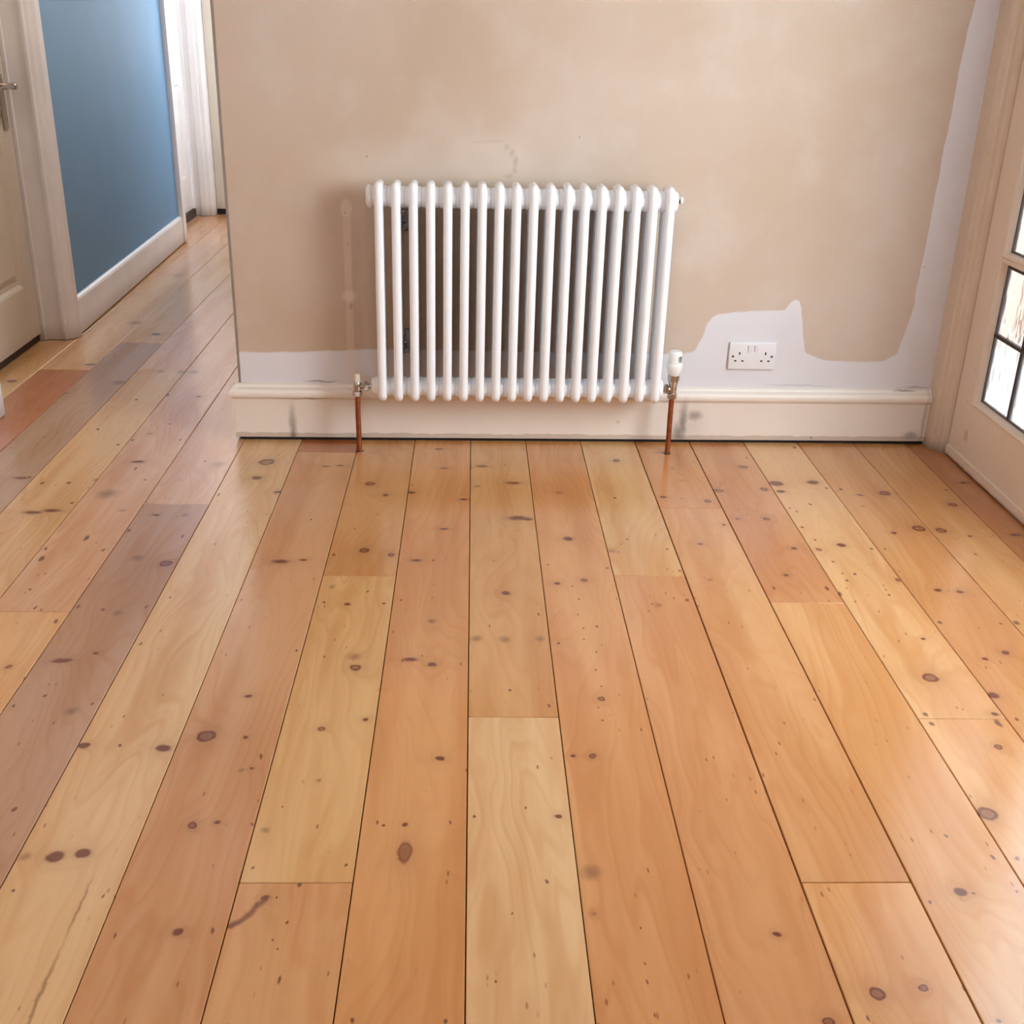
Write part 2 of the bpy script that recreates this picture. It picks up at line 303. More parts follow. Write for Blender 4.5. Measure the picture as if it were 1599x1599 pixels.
# plaster wall: cream paint with the bare white undercoat left along skirting, socket and door frame
def wall_paint_material():
    m_, nt, p = material('back_wall_paint'); v = nt.obj(); x, y, z = nt.sep(v)
    wob = nt.math('MULTIPLY', nt.math('SUBTRACT', nt.noise(v, 14, 3), 0.5), 0.012)
    un = nt.math('DIVIDE', nt.math('ADD', nt.math('ADD', x, wob), 0.8), 2.4)
    fc = nt.N.new('ShaderNodeFloatCurve'); nt.L.new(un, fc.inputs['Value'])
    pts = [(-.8, .272), (-.69, .273), (-.49, .277), (-.30, .288), (.10, .285), (.60, .282), (.657, .284), (.687, .293), (.711, .349), (.721, .389),
           (.7445, .409), (.803, .4155), (.955, .4235), (.966, .449), (.979, .4575), (.992, .452), (1.000, .432), (1.020, .335), (1.030, .290), (1.090, .269),
           (1.20, .262), (1.282, .267), (1.319, .292), (1.345, .397), (1.352, .56), (1.3545, .80), (1.359, 1.0), (1.368, 1.3), (1.6, 1.39)]
    cv = fc.mapping.curves[0]
    while len(cv.points) > 2: cv.points.remove(cv.points[1])
    for i, (a, b) in enumerate(pts):
        X, Y = (a+0.8)/2.4, b/1.4
        if i == 0: q = cv.points[0]; q.location = (X, Y)
        elif i == len(pts)-1: q = cv.points[-1]; q.location = (X, Y)
        else: q = cv.points.new(X, Y)
        q.handle_type = 'VECTOR'
    fc.mapping.update()
    hz = nt.math('MULTIPLY', fc.outputs[0], 1.4)
    under = nt.ramp(nt.math('SUBTRACT', nt.math('ADD', hz, wob), z), -0.003, 0.004)
    cream = nt.mix(nt.ramp(nt.noise(v, 1.3, 4, 0.5, 0.4), 0.30, 0.72), lin(199, 172, 149), lin(210, 188, 171))
    cream = nt.mix(nt.math('MULTIPLY', nt.ramp(nt.noise(nt.vmath('ADD', v, (3, 1, 7)), 5.0, 4, 0.6), 0.45, 0.75), 0.35), cream, lin(219, 204, 193))  # pale mottling: blotchy plaster tones, also painted hints of soft light spots
    white = nt.mix(nt.noise(v, 6, 3), lin(230, 224, 227), lin(222, 214, 217))
    c = nt.mix(under, cream, white)
    # filled cable chase left of the radiator, filler dabs, hairline water stain above
    v2 = nt.comb(x, z, 0.0)
    vm = nt.vmath('ADD', v2, nt.vmath('SCALE', nt.noise(v, 25, 2, color=True), 0.012))
    vm = nt.vmath('SUBTRACT', vm, (0.006, 0.006, 0.0))
    chase = nt.math('MULTIPLY', nt.ramp(nt.math('ABSOLUTE', nt.math('SUBTRACT', x, nt.math('ADD', -0.362, nt.math('MULTIPLY', wob, 0.5)))), 0.013, 0.009),
                    nt.ramp(z, 0.70, 0.68))
    c = nt.mix(nt.math('MULTIPLY', chase, 0.30), c, lin(238, 214, 196))
    dabs = chain_marks(nt, vm, [(-.361, .703, .016, (1, 1.5, .9, 0, .3, 0, 1, 0)), (-.362, .447, .016, (1.3, .9, .9, 0, .4, 0, 1, 0)), (-.24, .81, .10, (2.0, .6, .4, 0, .9, 0, 1, 0)), (.05, .84, .08, (1.6, .8, .5, 0, .5, 0, 1, 0))])
    c = nt.mix(nt.math('MULTIPLY', dabs[0], 0.55), c, lin(238, 220, 206))
    dk = chain_marks(nt, vm, [(-.358, .418, .004, (1, 2.2, .9, 0, .5, 0, .7, .3)), (-.364, .690, .003, 'n'), (-.36, .60, .002, 'n'), (-.455, .185, .030, (1.4, .07, .8, 0, .6, 0, .3, .9)),
                          (-.30, .845, .003, 'n'), (.30, .91, .003, 'n'), (1.36, .56, .002, 'n'), (.02, .890, .012, (1.8, .25, .4, 0, .9, 0, 1, 0)), (.06, .892, .014, (1.6, .25, .5, 0, .9, 0, 1, 0)), (.095, .878, .010, (.8, .8, .6, 0, .9, 0, 1, 0)),
                          (.110, .862, .008, (.7, 1.2, .8, 0, .9, 0, 1, 0)), (.120, .838, .009, (.6, 1.6, .9, 0, .9, 0, 1, 0)), (.118, .815, .008, (.8, 1.0, .8, 0, .9, 0, 1, 0)), (.102, .800, .010, (1.2, .6, .7, 0, .9, 0, 1, 0)), (1.02, .186, .09, (1.0, .02, .6, 0, .6, 0, .5, .5)), (1.40, .183, .035, (1.0, .09, .7, 0, .8, 0, .4, .6))])
    c = nt.mix(nt.math('MULTIPLY', dk[0], 0.40), c, lin(158, 120, 86)); c = nt.mix(nt.math('MULTIPLY', dk[1], 0.8), c, lin(80, 66, 60))
    nt.L.new(c, p.inputs['Base Color']); p.inputs['Roughness'].default_value = 0.62
    h = nt.noise(v, 9, 2, 0.6)
    nt.L.new(nt.bump(h, 0.16, 0.01), p.inputs['Normal'])
    return m_

def skirting_material():
    m_, nt, p = material('skirting_old_paint'); v = nt.obj(); x, y, z = nt.sep(v)
    n1 = nt.noise(v, 5, 4)
    c = nt.mix(n1, lin(246, 236, 226), lin(238, 222, 210))
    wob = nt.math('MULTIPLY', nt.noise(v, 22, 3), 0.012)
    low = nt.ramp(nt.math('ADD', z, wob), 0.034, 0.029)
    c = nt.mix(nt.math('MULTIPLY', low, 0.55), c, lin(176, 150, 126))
    vm = nt.vmath('ADD', nt.comb(x, z, 0), nt.vmath('SCALE', nt.noise(v, 40, 2, color=True), 0.012))
    vm = nt.vmath('SUBTRACT', vm, (0.006, 0.006, 0.0))
    _, k, _ = chain_marks(nt, vm, [(-.545, .045, .010, (1, 5.5, .7, 0, .9, 0, 0, .9)), (-.545, .02, .007, (1, 3.5, .8, 0, .7, 0, 0, 1.)), (.665, .06, .012, (1, 5.0, .8, 0, .9, 0, 0, 1.0)),
        (.70, .090, .020, (1, .7, .75, 0, .95, 0, 0, .9)), (.655, .035, .017, (1, 1.6, .8, 0, .9, 0, 0, 1.)), (.688, .05, .04, (1, .8, .22, 0, .95, 0, 0, .8)), (.61, .150, .02, (1, .6, .4, 0, .9, 0, 0, .6)),
        (-.50, .137, .06, (1, .03, .8, 0, .7, 0, 0, 1.)), (1.40, .03, .02, (1, .5, .7, 0, .9, 0, 0, .8)), (1.36, .175, .03, (1, .08, .7, 0, .8, 0, 0, 1.)), (1.08, .02, .004, (1, .8, .7, 0, .8, 0, 0, 1.)), (.46, .068, .006, (1, .6, .4, 0, .9, 0, 0, .7)), (1.435, .08, .010, (.5, 8, .5, 0, .9, 0, 0, .8))])
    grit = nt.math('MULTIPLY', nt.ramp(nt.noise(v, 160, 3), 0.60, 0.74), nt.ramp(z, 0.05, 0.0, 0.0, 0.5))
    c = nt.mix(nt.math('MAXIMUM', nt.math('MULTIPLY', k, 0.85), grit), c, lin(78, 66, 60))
    nt.L.new(c, p.inputs['Base Color']); p.inputs['Roughness'].default_value = 0.42
    nt.L.new(nt.bump(nt.noise(v, 60, 4), 0.12, 0.003), p.inputs['Normal'])
    return m_

def wood_material(name, marks, contrast=1.0):
    m_, nt, p = material(name); v = nt.obj()
    oi = nt.N.new('ShaderNodeObjectInfo'); tint = oi.outputs['Color']; rnd = oi.outputs['Random']
    off = nt.comb(nt.math('MULTIPLY', rnd, 37.0), nt.math('MULTIPLY', rnd, 91.0), nt.math('MULTIPLY', rnd, 13.0))
    vw = nt.vmath('ADD', v, nt.vmath('SCALE', nt.vmath('SUBTRACT', nt.noise(nt.vmath('ADD', v, off), 45, 2, color=True), (0.5, 0.5, 0.5)), 0.010))
    mb, mk, ph = chain_marks(nt, vw, marks)
    x, y, z = nt.sep(v)
    def st(sx, sy): return nt.vmath('ADD', nt.vmath('MULTIPLY', v, (sx, sy, 1.0)), off)
    warp = nt.noise(st(4.5, 0.85), 1.0, 3, 0.55, 0.3)
    ph1 = nt.math('ADD', nt.math('MULTIPLY_ADD', x, 170.0, nt.math('MULTIPLY', warp, 105.0)), nt.math('MULTIPLY', ph, 4.5))
    g1 = nt.math('POWER', nt.math('MULTIPLY_ADD', nt.math('SINE', ph1), 0.5, 0.5), 3.0)
    g2 = nt.math('POWER', nt.math('MULTIPLY_ADD', nt.math('SINE', nt.math('MULTIPLY', ph1, 2.0)), 0.5, 0.5), 2.0)
    fib = nt.noise(st(330, 7.0), 1.0, 3, 0.6)
    broad = nt.ramp(nt.noise(st(13.0, 1.1), 1.0, 3, 0.5), 0.36, 0.68)
    vis = nt.ramp(nt.noise(st(9.0, 1.0), 1.0, 1), 0.35, 0.65, 0.25, 1.0)
    dark = nt.mix(1.0, tint, (0.80, 0.63, 0.46, 1), 'MULTIPLY')
    c = nt.mix(nt.math('MULTIPLY', broad, 0.72*contrast), tint, dark)
    c = nt.mix(nt.math('MULTIPLY', nt.math('MULTIPLY', g1, vis), 0.56*contrast), c, dark)
    c = nt.mix(nt.math('MULTIPLY', nt.math('MULTIPLY', g2, vis), 0.24*contrast), c, dark)
    c = nt.mix(nt.ramp(fib, 0.40, 0.80, 0.0, 0.10), c, dark)
    # worm and pin holes, flecks along the grain
    vo = nt.N.new('ShaderNodeTexVoronoi'); vo.inputs['Scale'].default_value = 1.0; nt.L.new(st(75, 26), vo.inputs['Vector'])
    pick = nt.ramp(nt.sep(vo.outputs['Color'])[0], 0.78, 0.84)
    fleck = nt.math('MULTIPLY', nt.math('MULTIPLY', nt.ramp(vo.outputs['Distance'], 0.22, 0.08), pick), nt.ramp(nt.noise(st(8, 3), 1.0, 1), 0.40, 0.60))
    c = nt.mix(nt.math('MULTIPLY', fleck, 0.75), c, lin(120, 66, 34))
    c = nt.mix(nt.math('MINIMUM', mb, 0.92) if marks else 0.0, c, lin(102, 38, 14))
    c = nt.mix(nt.math('MINIMUM', mk, 0.85) if marks else 0.0, c, lin(44, 32, 30))
    nt.L.new(c, p.inputs['Base Color'])
    nt.L.new(nt.ramp(fib, 0.2, 0.8, 0.17, 0.27), p.inputs['Roughness'])
    p.inputs['Specular IOR Level'].default_value = 0.6; p.inputs['IOR'].default_value = 1.5
    p.inputs['Coat Weight'].default_value = 0.45; p.inputs['Coat Roughness'].default_value = 0.18; p.inputs['Coat IOR'].default_value = 1.5
    return m_

M_WALL = wall_paint_material(); M_SKIRT = skirting_material()

# ------------------------------------------------------------------ floor: boards one by one on a dark underfloor
floor = box('floor', (-2.0, 1.72, -1.75, 7.75, -0.06, -0.024), M_UNDER)
tag(floor, 'sanded and varnished pine floorboards running away to the wall', 'floor', kind='structure')
MARKS = []
for t in MARK_TXT.split(','):
    a, b, r, k = t.split(); MARKS.append((float(a), float(b), float(r)/1000, k))
for k_ in range(20):
    f_ = k_/19
    MARKS.append((-0.340+.043*f_, 1.250+.030*f_+.030*f_*f_, .0065, (1.0, .55, .85, 0, .8, 0, 1.0, .05)))
MARKS += [(-0.336, 3.197, 0.0145, 'k'), (0.604, 3.212, 0.0145, 'k'), (0.585, 3.213, 0.015, (1.6, .35, .6, 0, .8, 0, .3, .8))]
EDGE = [-1.92, -1.745, -1.568, -1.389, -1.2196, -1.043, -.8694, -.696, -.5206, -.343, -.1708, .002, .1745, .3465, .519, .6927, .8662, 1.0399, 1.2198, 1.3904, 1.56]
LIGHT, MED, ORG, RED, GREY, YEL, PINK = (220, 178, 130), (212, 158, 108), (206, 146, 96), (192, 126, 84), (184, 148, 122), (218, 174, 122), (218, 172, 138)
NEAR, WALLY, FAR = 0.30, 3.325, 7.70
COLUMNS = [
    [(NEAR, 4.9, MED), (4.9, FAR, PINK)],
    [(NEAR, 3.2, MED), (3.2, 5.1, YEL), (5.1, FAR, MED)],
    [(NEAR, 3.99, (186, 118, 78)), (3.99, 5.56, LIGHT), (5.56, FAR, PINK)],
    [(NEAR, 4.37, GREY), (4.37, 6.1, YEL), (6.1, FAR, PINK)],
    [(NEAR, 2.18, MED), (2.18, 4.01, LIGHT), (4.01, 6.4, PINK), (6.4, FAR, YEL)],
    [(NEAR, 2.18, (222, 172, 120)), (2.18, 5.56, PINK), (5.56, FAR, LIGHT)],
    [(NEAR, 2.776, (186, 144, 116)), (2.776, 5.1, (216, 172, 140)), (5.1, FAR, PINK)],
    [(NEAR, WALLY, LIGHT)],
    [(NEAR, 3.18, (206, 152, 106)), (3.18, WALLY, (176, 108, 64))],
    [(NEAR, 1.341, MED), (1.341, 2.365, (218, 172, 116)), (2.365, WALLY, (204, 148, 92))],
    [(NEAR, WALLY, (212, 152, 96))],
    [(NEAR, 1.785, LIGHT), (1.785, WALLY, (206, 152, 96))],
    [(NEAR, WALLY, (210, 150, 96))],
    [(NEAR, 2.379, (206, 146, 95)), (2.379, WALLY, (214, 166, 112))],
    [(NEAR, 1.34, (216, 160, 106)), (1.34, 2.789, (210, 154, 102)), (2.789, WALLY, (204, 142, 88))],
    [(NEAR, 2.25, (216, 162, 108)), (2.25, WALLY, (204, 143, 94))],
    [(NEAR, 1.785, (216, 162, 106)), (1.785, WALLY, (220, 170, 118))],
    [(NEAR, WALLY, (208, 152, 98))],
    [(NEAR, WALLY, (212, 158, 102))],
    [(NEAR, WALLY, (192, 128, 78))],
]
GAPS = {14: 0.0026, 15: 0.0022, 18: 0.0018, 10: 0.0018, 11: 0.0018}
for ci, segs in enumerate(COLUMNS):
    x0, x1 = EDGE[ci], EDGE[ci+1]
    for (y0, y1, tint) in segs:
        g0, g1 = GAPS.get(ci, 0.0016)/2, GAPS.get(ci+1, 0.0016)/2
        cx, cyy = (x0+x1)/2, (y0+y1)/2
        z = random.uniform(-0.0006, 0.0)
        ms = [(a-cx, b-cyy, r, k) for (a, b, r, k) in MARKS if x0 <= a < x1 and y0 <= b < y1]
        hx0, hx1, hy = x0+g0-cx, x1-g1-cx, (y1-y0)/2-0.0006
        bm = bmesh.new(); add_box(bm, hx0, hx1, -hy, hy, -0.022, 0.0, bevel=0.0012, seg=1)
        b = mesh_obj('floorboard', bm_mesh('floorboard', bm), wood_material('varnished_pine', ms), floor, (cx, cyy, z))
        b.color = lin(*tint)

# ------------------------------------------------------------------ room shell
UC = -0.700                                   # plaster corner of the back wall
def struct(o, label, cat): return tag(o, label, cat, kind='structure')
bm = bmesh.new(); prism(bm, [(UC+.004, .02), (1.46, .02), (1.46, .15), (UC, .15), (UC, .024)], 0.0, 2.55)
struct(mesh_obj('wall_back', bm_mesh('wall_back', bm), M_WALL, None, WLOC, WROT), 'cream painted plaster wall with bare white patches behind the radiator', 'wall')
struct(box('trim_1', (UC-.0035, UC+.003, .0185, .026, .17, 2.55), M_EDGESHADE, None, 0.0015, 2, WLOC, WROT), 'thin grey strip for the shaded edge along the open corner of the cream wall', 'corner edge')  # grey strip paints the shade on the rounded plaster edge
bm = bmesh.new()
add_box(bm, UC, UC+.12, 3.44, SO[0], 0, 2.55); add_box(bm, UC, UC+.12, SO[1], 7.60, 0, 2.55)
add_box(bm, UC, UC+.12, SO[0], SO[1], 0, SO[2]); add_box(bm, UC, UC+.12, SO[0], SO[1], SO[3], 2.55)
struct(mesh_obj('wall_hall_side', bm_mesh('wall_hall_side', bm), M_ROOMWALL), 'hall side of the cream partition wall', 'wall')
struct(box('ceiling', (-2.0, 1.72, -1.75, 7.75, 2.55, 2.60), M_CEIL), 'plain white ceiling above the room', 'ceiling')
# hall end wall round the front door opening
bm = bmesh.new()
add_box(bm, -2.0, HO[0], 7.56, 7.64, 0, 2.55); add_box(bm, HO[1], UC+.12, 7.56, 7.64, 0, 2.55)
add_box(bm, HO[0], HO[1], 7.56, 7.64, 0, HO[2]); add_box(bm, HO[0], HO[1], 7.56, 7.64, HO[3], 2.55)
struct(mesh_obj('wall_hall_end', bm_mesh('wall_hall_end', bm), M_HALLWHITE), 'white far end wall of the hall', 'wall')
# right wall with the garden door opening beyond the frame, rear wall with its window
bm = bmesh.new()
add_box(bm, 1.56, 1.66, -1.7, RO[0], 0, 2.55); add_box(bm, 1.56, 1.66, RO[0], RO[1], RO[3], 2.55); add_box(bm, 1.56, 1.66, RO[0], RO[1], 0, RO[2])  # low sill under the opening added to block garden light on the floor
add_box(bm, 1.56, 1.66, RO[1], 3.34, 2.08, 2.55); add_box(bm, 1.56, 1.66, 3.27, 3.50, 0, 2.55)
struct(mesh_obj('wall_right', bm_mesh('wall_right', bm), M_ROOMWALL), 'cream wall around the glazed door on the right', 'wall')
bm = bmesh.new()
add_box(bm, -2.0, BO[0], -1.75, -1.62, 0, 2.55); add_box(bm, BO[1], 1.72, -1.75, -1.62, 0, 2.55)
add_box(bm, BO[0], BO[1], -1.75, -1.62, 0, BO[2]); add_box(bm, BO[0], BO[1], -1.75, -1.62, BO[3], 2.55)
struct(mesh_obj('wall_rear', bm_mesh('wall_rear', bm), M_ROOMWALL), 'cream wall with a window behind the viewer', 'wall')

# skirting board with torus bead, mitred round the open corner
prof = [(0.0, .011), (.020, .011), (.020, .131), (.0215, .135), (.0245, .137), (.0285, .1405), (.031, .147), (.031, .155), (.0285, .1615), (.024, .1655), (.018, .167), (.014, .169), (.012, .174), (.006, .178), (0.0, .179)]
def skirting(name, mat, start, corner, end, loc, rot):
    bm = bmesh.new(); rings = []
    for st_ in range(3):
        ring = []
        for o_, z_ in prof:
            if st_ == 0: q = (start, .02-o_, z_)
            elif st_ == 1: q = (corner-o_, .02-o_, z_)
            else: q = (corner-o_, end, z_)
            ring.append(bm.verts.new(q))
        rings.append(ring)
    for a, b in zip(rings, rings[1:]):
        for k in range(len(prof)-1): bm.faces.new((a[k], a[k+1], b[k+1], b[k]))
        bm.faces.new((a[-1], a[0], b[0], b[-1]))
    bm.faces.new(rings[0]); bm.faces.new(rings[-1][::-1])
    return mesh_obj(name, bm_mesh(name, bm, True), mat, None, loc, rot)
struct(skirting('baseboard_back', M_SKIRT, 1.446, UC, .50, WLOC, WROT), 'cream skirting board with rounded bead under the radiator, scuffed', 'skirting board')
struct(box('trim_2', (UC-.008, 1.45, .009, .03, -.004, .013), M_DARK, None, 0, 2, WLOC, WROT), 'dark strip for the shade in the gap below the cream skirting board', 'gap')  # dark strip puts the shade under the skirting into its colour

# ---- door frame in the right corner
bm = bmesh.new()
prism(bm, [(1.444, 3.345), (1.4445, 3.338), (1.4475, 3.318), (1.450, 3.286), (1.454, 3.276), (1.464, 3.274), (1.470, 3.268), (1.473, 3.254), (1.477, 3.246), (1.491, 3.243), (1.60, 3.243), (1.60, 3.345)], 0.0, 2.1)
struct(mesh_obj('trim_3', bm_mesh('trim_3', bm), M_FRAME), 'cream moulded door frame upright in the right corner', 'door frame')

# ---- glazed garden door
DX = 1.490
def door_paint():
    m_, nt, p = material('garden_door_paint'); v = nt.obj(); x, y, z = nt.sep(v)
    c = nt.mix(nt.noise(v, 4, 4), lin(242, 226, 212), lin(236, 216, 200))
    vm = nt.vmath('ADD', nt.comb(y, z, 0), nt.vmath('SCALE', nt.noise(v, 40, 2, color=True), 0.012))
    mb, mk, _ = chain_marks(nt, vm, [(3.139, .105, .014, (1.0, 1.1, .6, .2, .7, 0, 1, 0)), (3.16, .30, .003, 'n'), (3.20, .55, .003, 'n'), (3.17, .20, .003, 'n')])
    c = nt.mix(nt.math('MULTIPLY', mb, 0.7), c, lin(190, 128, 70))
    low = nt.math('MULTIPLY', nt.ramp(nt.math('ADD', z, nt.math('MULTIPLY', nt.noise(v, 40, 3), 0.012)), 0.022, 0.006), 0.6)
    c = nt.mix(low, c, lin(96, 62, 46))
    nt.L.new(c, p.inputs['Base Color']); p.inputs['Roughness'].default_value = 0.4
    nt.L.new(nt.bump(nt.noise(v, 50, 3), 0.06, 0.003), p.inputs['Normal'])
    return m_
M_GDOOR = door_paint()
m_, nt, p = material('rippled_glass'); v = nt.obj()
p.inputs['Base Color'].default_value = (0.98, 0.97, 0.97, 1); p.inputs['Roughness'].default_value = 0.05
p.inputs['Transmission Weight'].default_value = 1.0; p.inputs['IOR'].default_value = 1.35
nt.L.new(nt.bump(nt.noise(nt.vmath('MULTIPLY', v, (1, 1.6, 0.8)), 16, 1), 0.6, 0.014), p.inputs['Normal'])
tr = nt.N.new('ShaderNodeBsdfTransparent'); mx = nt.N.new('ShaderNodeMixShader'); mx.inputs[0].default_value = 0.3
nt.L.new(p.outputs[0], mx.inputs[1]); nt.L.new(tr.outputs[0], mx.inputs[2]); nt.L.new(mx.outputs[0], nt.N['Material Output'].inputs[0])
M_GLASS = m_
door = empty('door_1', (0, 0, 0)); struct(door, 'cream garden door with leaded rippled glass panes, right edge', 'door')
Y0, Y1 = 2.44, 3.240            # leaf, closing edge nearer the camera
GY0, GY1 = 2.582, 3.106         # glass opening
T0, T1 = DX, DX+.045
box('hanging_stile', (T0, T1, GY1+.02, Y1, .006, 2.04), M_GDOOR, door, .002)
box('closing_stile', (T0, T1, Y0, GY0-.02, .006, 2.04), M_GDOOR, door, .002)
box('bottom_rail', (T0, T1, GY0-.02, GY1+.02, .006, .199), M_GDOOR, door, .001)
box('top_rail', (T0, T1, GY0-.02, GY1+.02, 1.88, 2.04), M_GDOOR, door, .001)
box('bottom_strip', (T0-.006, T0+.004, Y0, Y1, .004, .034), M_GDOOR, door, .002)
box('glazing_rail', (T0+.004, T1, GY0-.02, GY1+.02, .617, .648), M_GDOOR, door, .003)
# sloped glazing beads (mitred frames) around the lower and upper lights
def bead_frame(name, y0, y1, z0, z1, w=.021):
    bm = bmesh.new(); loops = []
    for (ins, dx) in ((-w, .0), (-w, -.004), (-w*.75, -.007), (-w*.4, -.005), (-w*.15, .006), (0, .014), (0, .030)):
        loops.append([bm.verts.new((DX+dx, y, z)) for (y, z) in ((y0+ins, z0+ins), (y1-ins, z0+ins), (y1-ins, z1-ins), (y0+ins, z1-ins))])
    for a, b in zip(loops, loops[1:]):
        for k in range(4): bm.faces.new((a[k], a[(k+1) % 4], b[(k+1) % 4], b[k]))
    return mesh_obj(name, bm_mesh(name, bm), M_GDOOR, door)
bead_frame('glazing_bead', GY0, GY1, .2155, .6145, .018)
bead_frame('glazing_bead', GY0, GY1, .651, 1.86, .018)
def pane(y0, y1, z0, z1): box('glass_pane', (DX+.016, DX+.021, y0, y1, z0, z1), M_GLASS, door, 0)
LW = .0045
ys = [GY0, 2.757, 2.932, GY1]
for (z0, z1, rows) in ((.2155, .6145, 2), (.651, 1.86, 6)):
    hz_ = (z1-z0)/rows
    for i in range(3):
        for j in range(rows): pane(ys[i]+.001, ys[i+1]-.001, z0+hz_*j+.001, z0+hz_*(j+1)-.001)
    for yv in ys[1:3]: box('lead_came', (DX+.011, DX+.026, yv-LW, yv+LW, z0, z1), M_LEAD, door, .0015)
    for j in range(1, rows): box('lead_came', (DX+.0105, DX+.0265, GY0, GY1, z0+hz_*j-LW*1.2, z0+hz_*j+LW*1.2), M_LEAD, door, .0015)
    for (a, b, c, d) in ((GY0, GY1, z1-.008, z1), (GY0, GY1, z0, z0+.003), (GY1-.003, GY1, z0, z1), (GY0, GY0+.003, z0, z1)):
        box('lead_came', (DX+.012, DX+.025, a, b, c, d), M_LEAD, door, 0)

# ---- outside the glazed door
def brick_mat():
    m_, nt, p = material('sunlit_brick'); v = nt.obj()
    c = nt.mix(nt.ramp(nt.noise(nt.vmath('MULTIPLY', v, (4, 1, 9)), 2.0, 3), 0.4, 0.6), lin(128, 90, 80), lin(140, 116, 108))
    nt.L.new(c, p.inputs['Base Color']); p.inputs['Roughness'].default_value = 0.8; return m_
struct(box('ground_outside', (1.68, 9.0, -4.0, 12.0, -.16, -.10), paint('pale_paving', (236, 234, 234), .8, .04, 3, 0)), 'pale paving seen through the rippled glass', 'paving')
struct(box('wall_outside', (1.9, 7.0, 5.0, 5.2, -.10, 2.2), brick_mat()), 'pinkish garden wall seen blurred through the rippled glass', 'wall')

# ---- left side of the hall (its wall runs a little askew to the boards)
HA = (-1.570, 4.47); HB = (-1.632, 6.55)
hd = Vector((HB[0]-HA[0], HB[1]-HA[1])).normalized(); HROT = math.atan2(-hd.x, hd.y)   # rotation of local +y onto the wall line
HLOC, HR = (HA[0], HA[1], 0), (0, 0, HROT)
# local frame: y along the wall from the near architrave, x = 0 at the skirting face, wall at x = -.018
struct(box('wall_left', (-.12, -.018, .0, 2.02, 0, 2.55), M_BLUE, None, 0, 2, HLOC, HR), 'blue painted hall wall between the two white doors', 'wall')
bm = bmesh.new()
pr = [(-.018, .006), (0, .006), (0, .136), (-.004, .144), (-.012, .150), (-.018, .150)]
a = [bm.verts.new((x, 0.0, z)) for x, z in pr]; b = [bm.verts.new((x, 2.075, z)) for x, z in pr]
for k in range(len(pr)): bm.faces.new((a[k], a[(k+1) % len(pr)], b[(k+1) % len(pr)], b[k]))
bm.faces.new(a); bm.faces.new(b[::-1])
struct(mesh_obj('baseboard_left', bm_mesh('baseboard_left', bm), M_HALLWHITE, None, HLOC, HR), 'tall white skirting board along the blue hall wall', 'skirting board')
struct(box('wall_left_near', (-1.80, -1.56, -1.7, 3.42, 0, 2.55), M_ROOMWALL), 'cream wall on the near left', 'wall')
struct(box('wall_left_over', (-1.80, -1.60, 3.42, 7.56, 2.08, 2.55), M_HALLWHITE), 'white wall above the hall doors', 'wall')
# architraves: stepped mouldings standing on the boards
def arch(name, pts, label, mat=M_HALLWHITE, z0=0.002, z1=2.08):
    bm = bmesh.new(); prism(bm, pts, z0, z1)
    return struct(mesh_obj(name, bm_mesh(name, bm), mat), label, 'door frame')
arch('trim_4', [(-1.80, 4.375), (-1.679, 4.378), (-1.677, 4.386), (-1.612, 4.392), (-1.610, 4.384), (-1.600, 4.384), (-1.596, 4.398), (-1.586, 4.40), (-1.578, 4.415), (-1.566, 4.425), (-1.563, 4.462), (-1.568, 4.475), (-1.80, 4.475)],
     'white moulded door frame between the cream door and the blue wall', mat=M_HALLWHITE)
arch('trim_5', [(-1.80, 3.42), (-1.515, 3.42), (-1.500, 3.43), (-1.497, 3.470), (-1.503, 3.492), (-1.53, 3.500), (-1.80, 3.505)], 'white door frame foot at the left edge of the picture')
arch('trim_6', [(-1.80, 6.47), (-1.634, 6.47), (-1.622, 6.475), (-1.622, 6.53), (-1.632, 6.555), (-1.70, 6.56), (-1.80, 6.56)], 'narrow white door frame at the far end of the blue wall', z0=.01)
arch('trim_7', [(-1.80, 7.56), (-1.80, 7.415), (-1.775, 7.41), (-1.768, 7.42), (-1.74, 7.42), (-1.735, 7.412), (-1.70, 7.414), (-1.695, 7.424), (-1.672, 7.424), (-1.660, 7.44), (-1.657, 7.46), (-1.657, 7.56)],
     'broad white moulded door frame at the far end of the hall')
arch('trim_8', [(-1.655, 7.50), (-1.50, 7.50), (-1.50, 7.56), (-1.655, 7.56)], 'cream upright beside the far white door frame', mat=M_DOORWHITE, z0=.035)
struct(box('trim_9', (-1.655, -1.50, 7.505, 7.555, 0, .034), M_DARK), 'dark base strip below the far cream upright', 'gap')  # solid dark strip at the foot of the upright

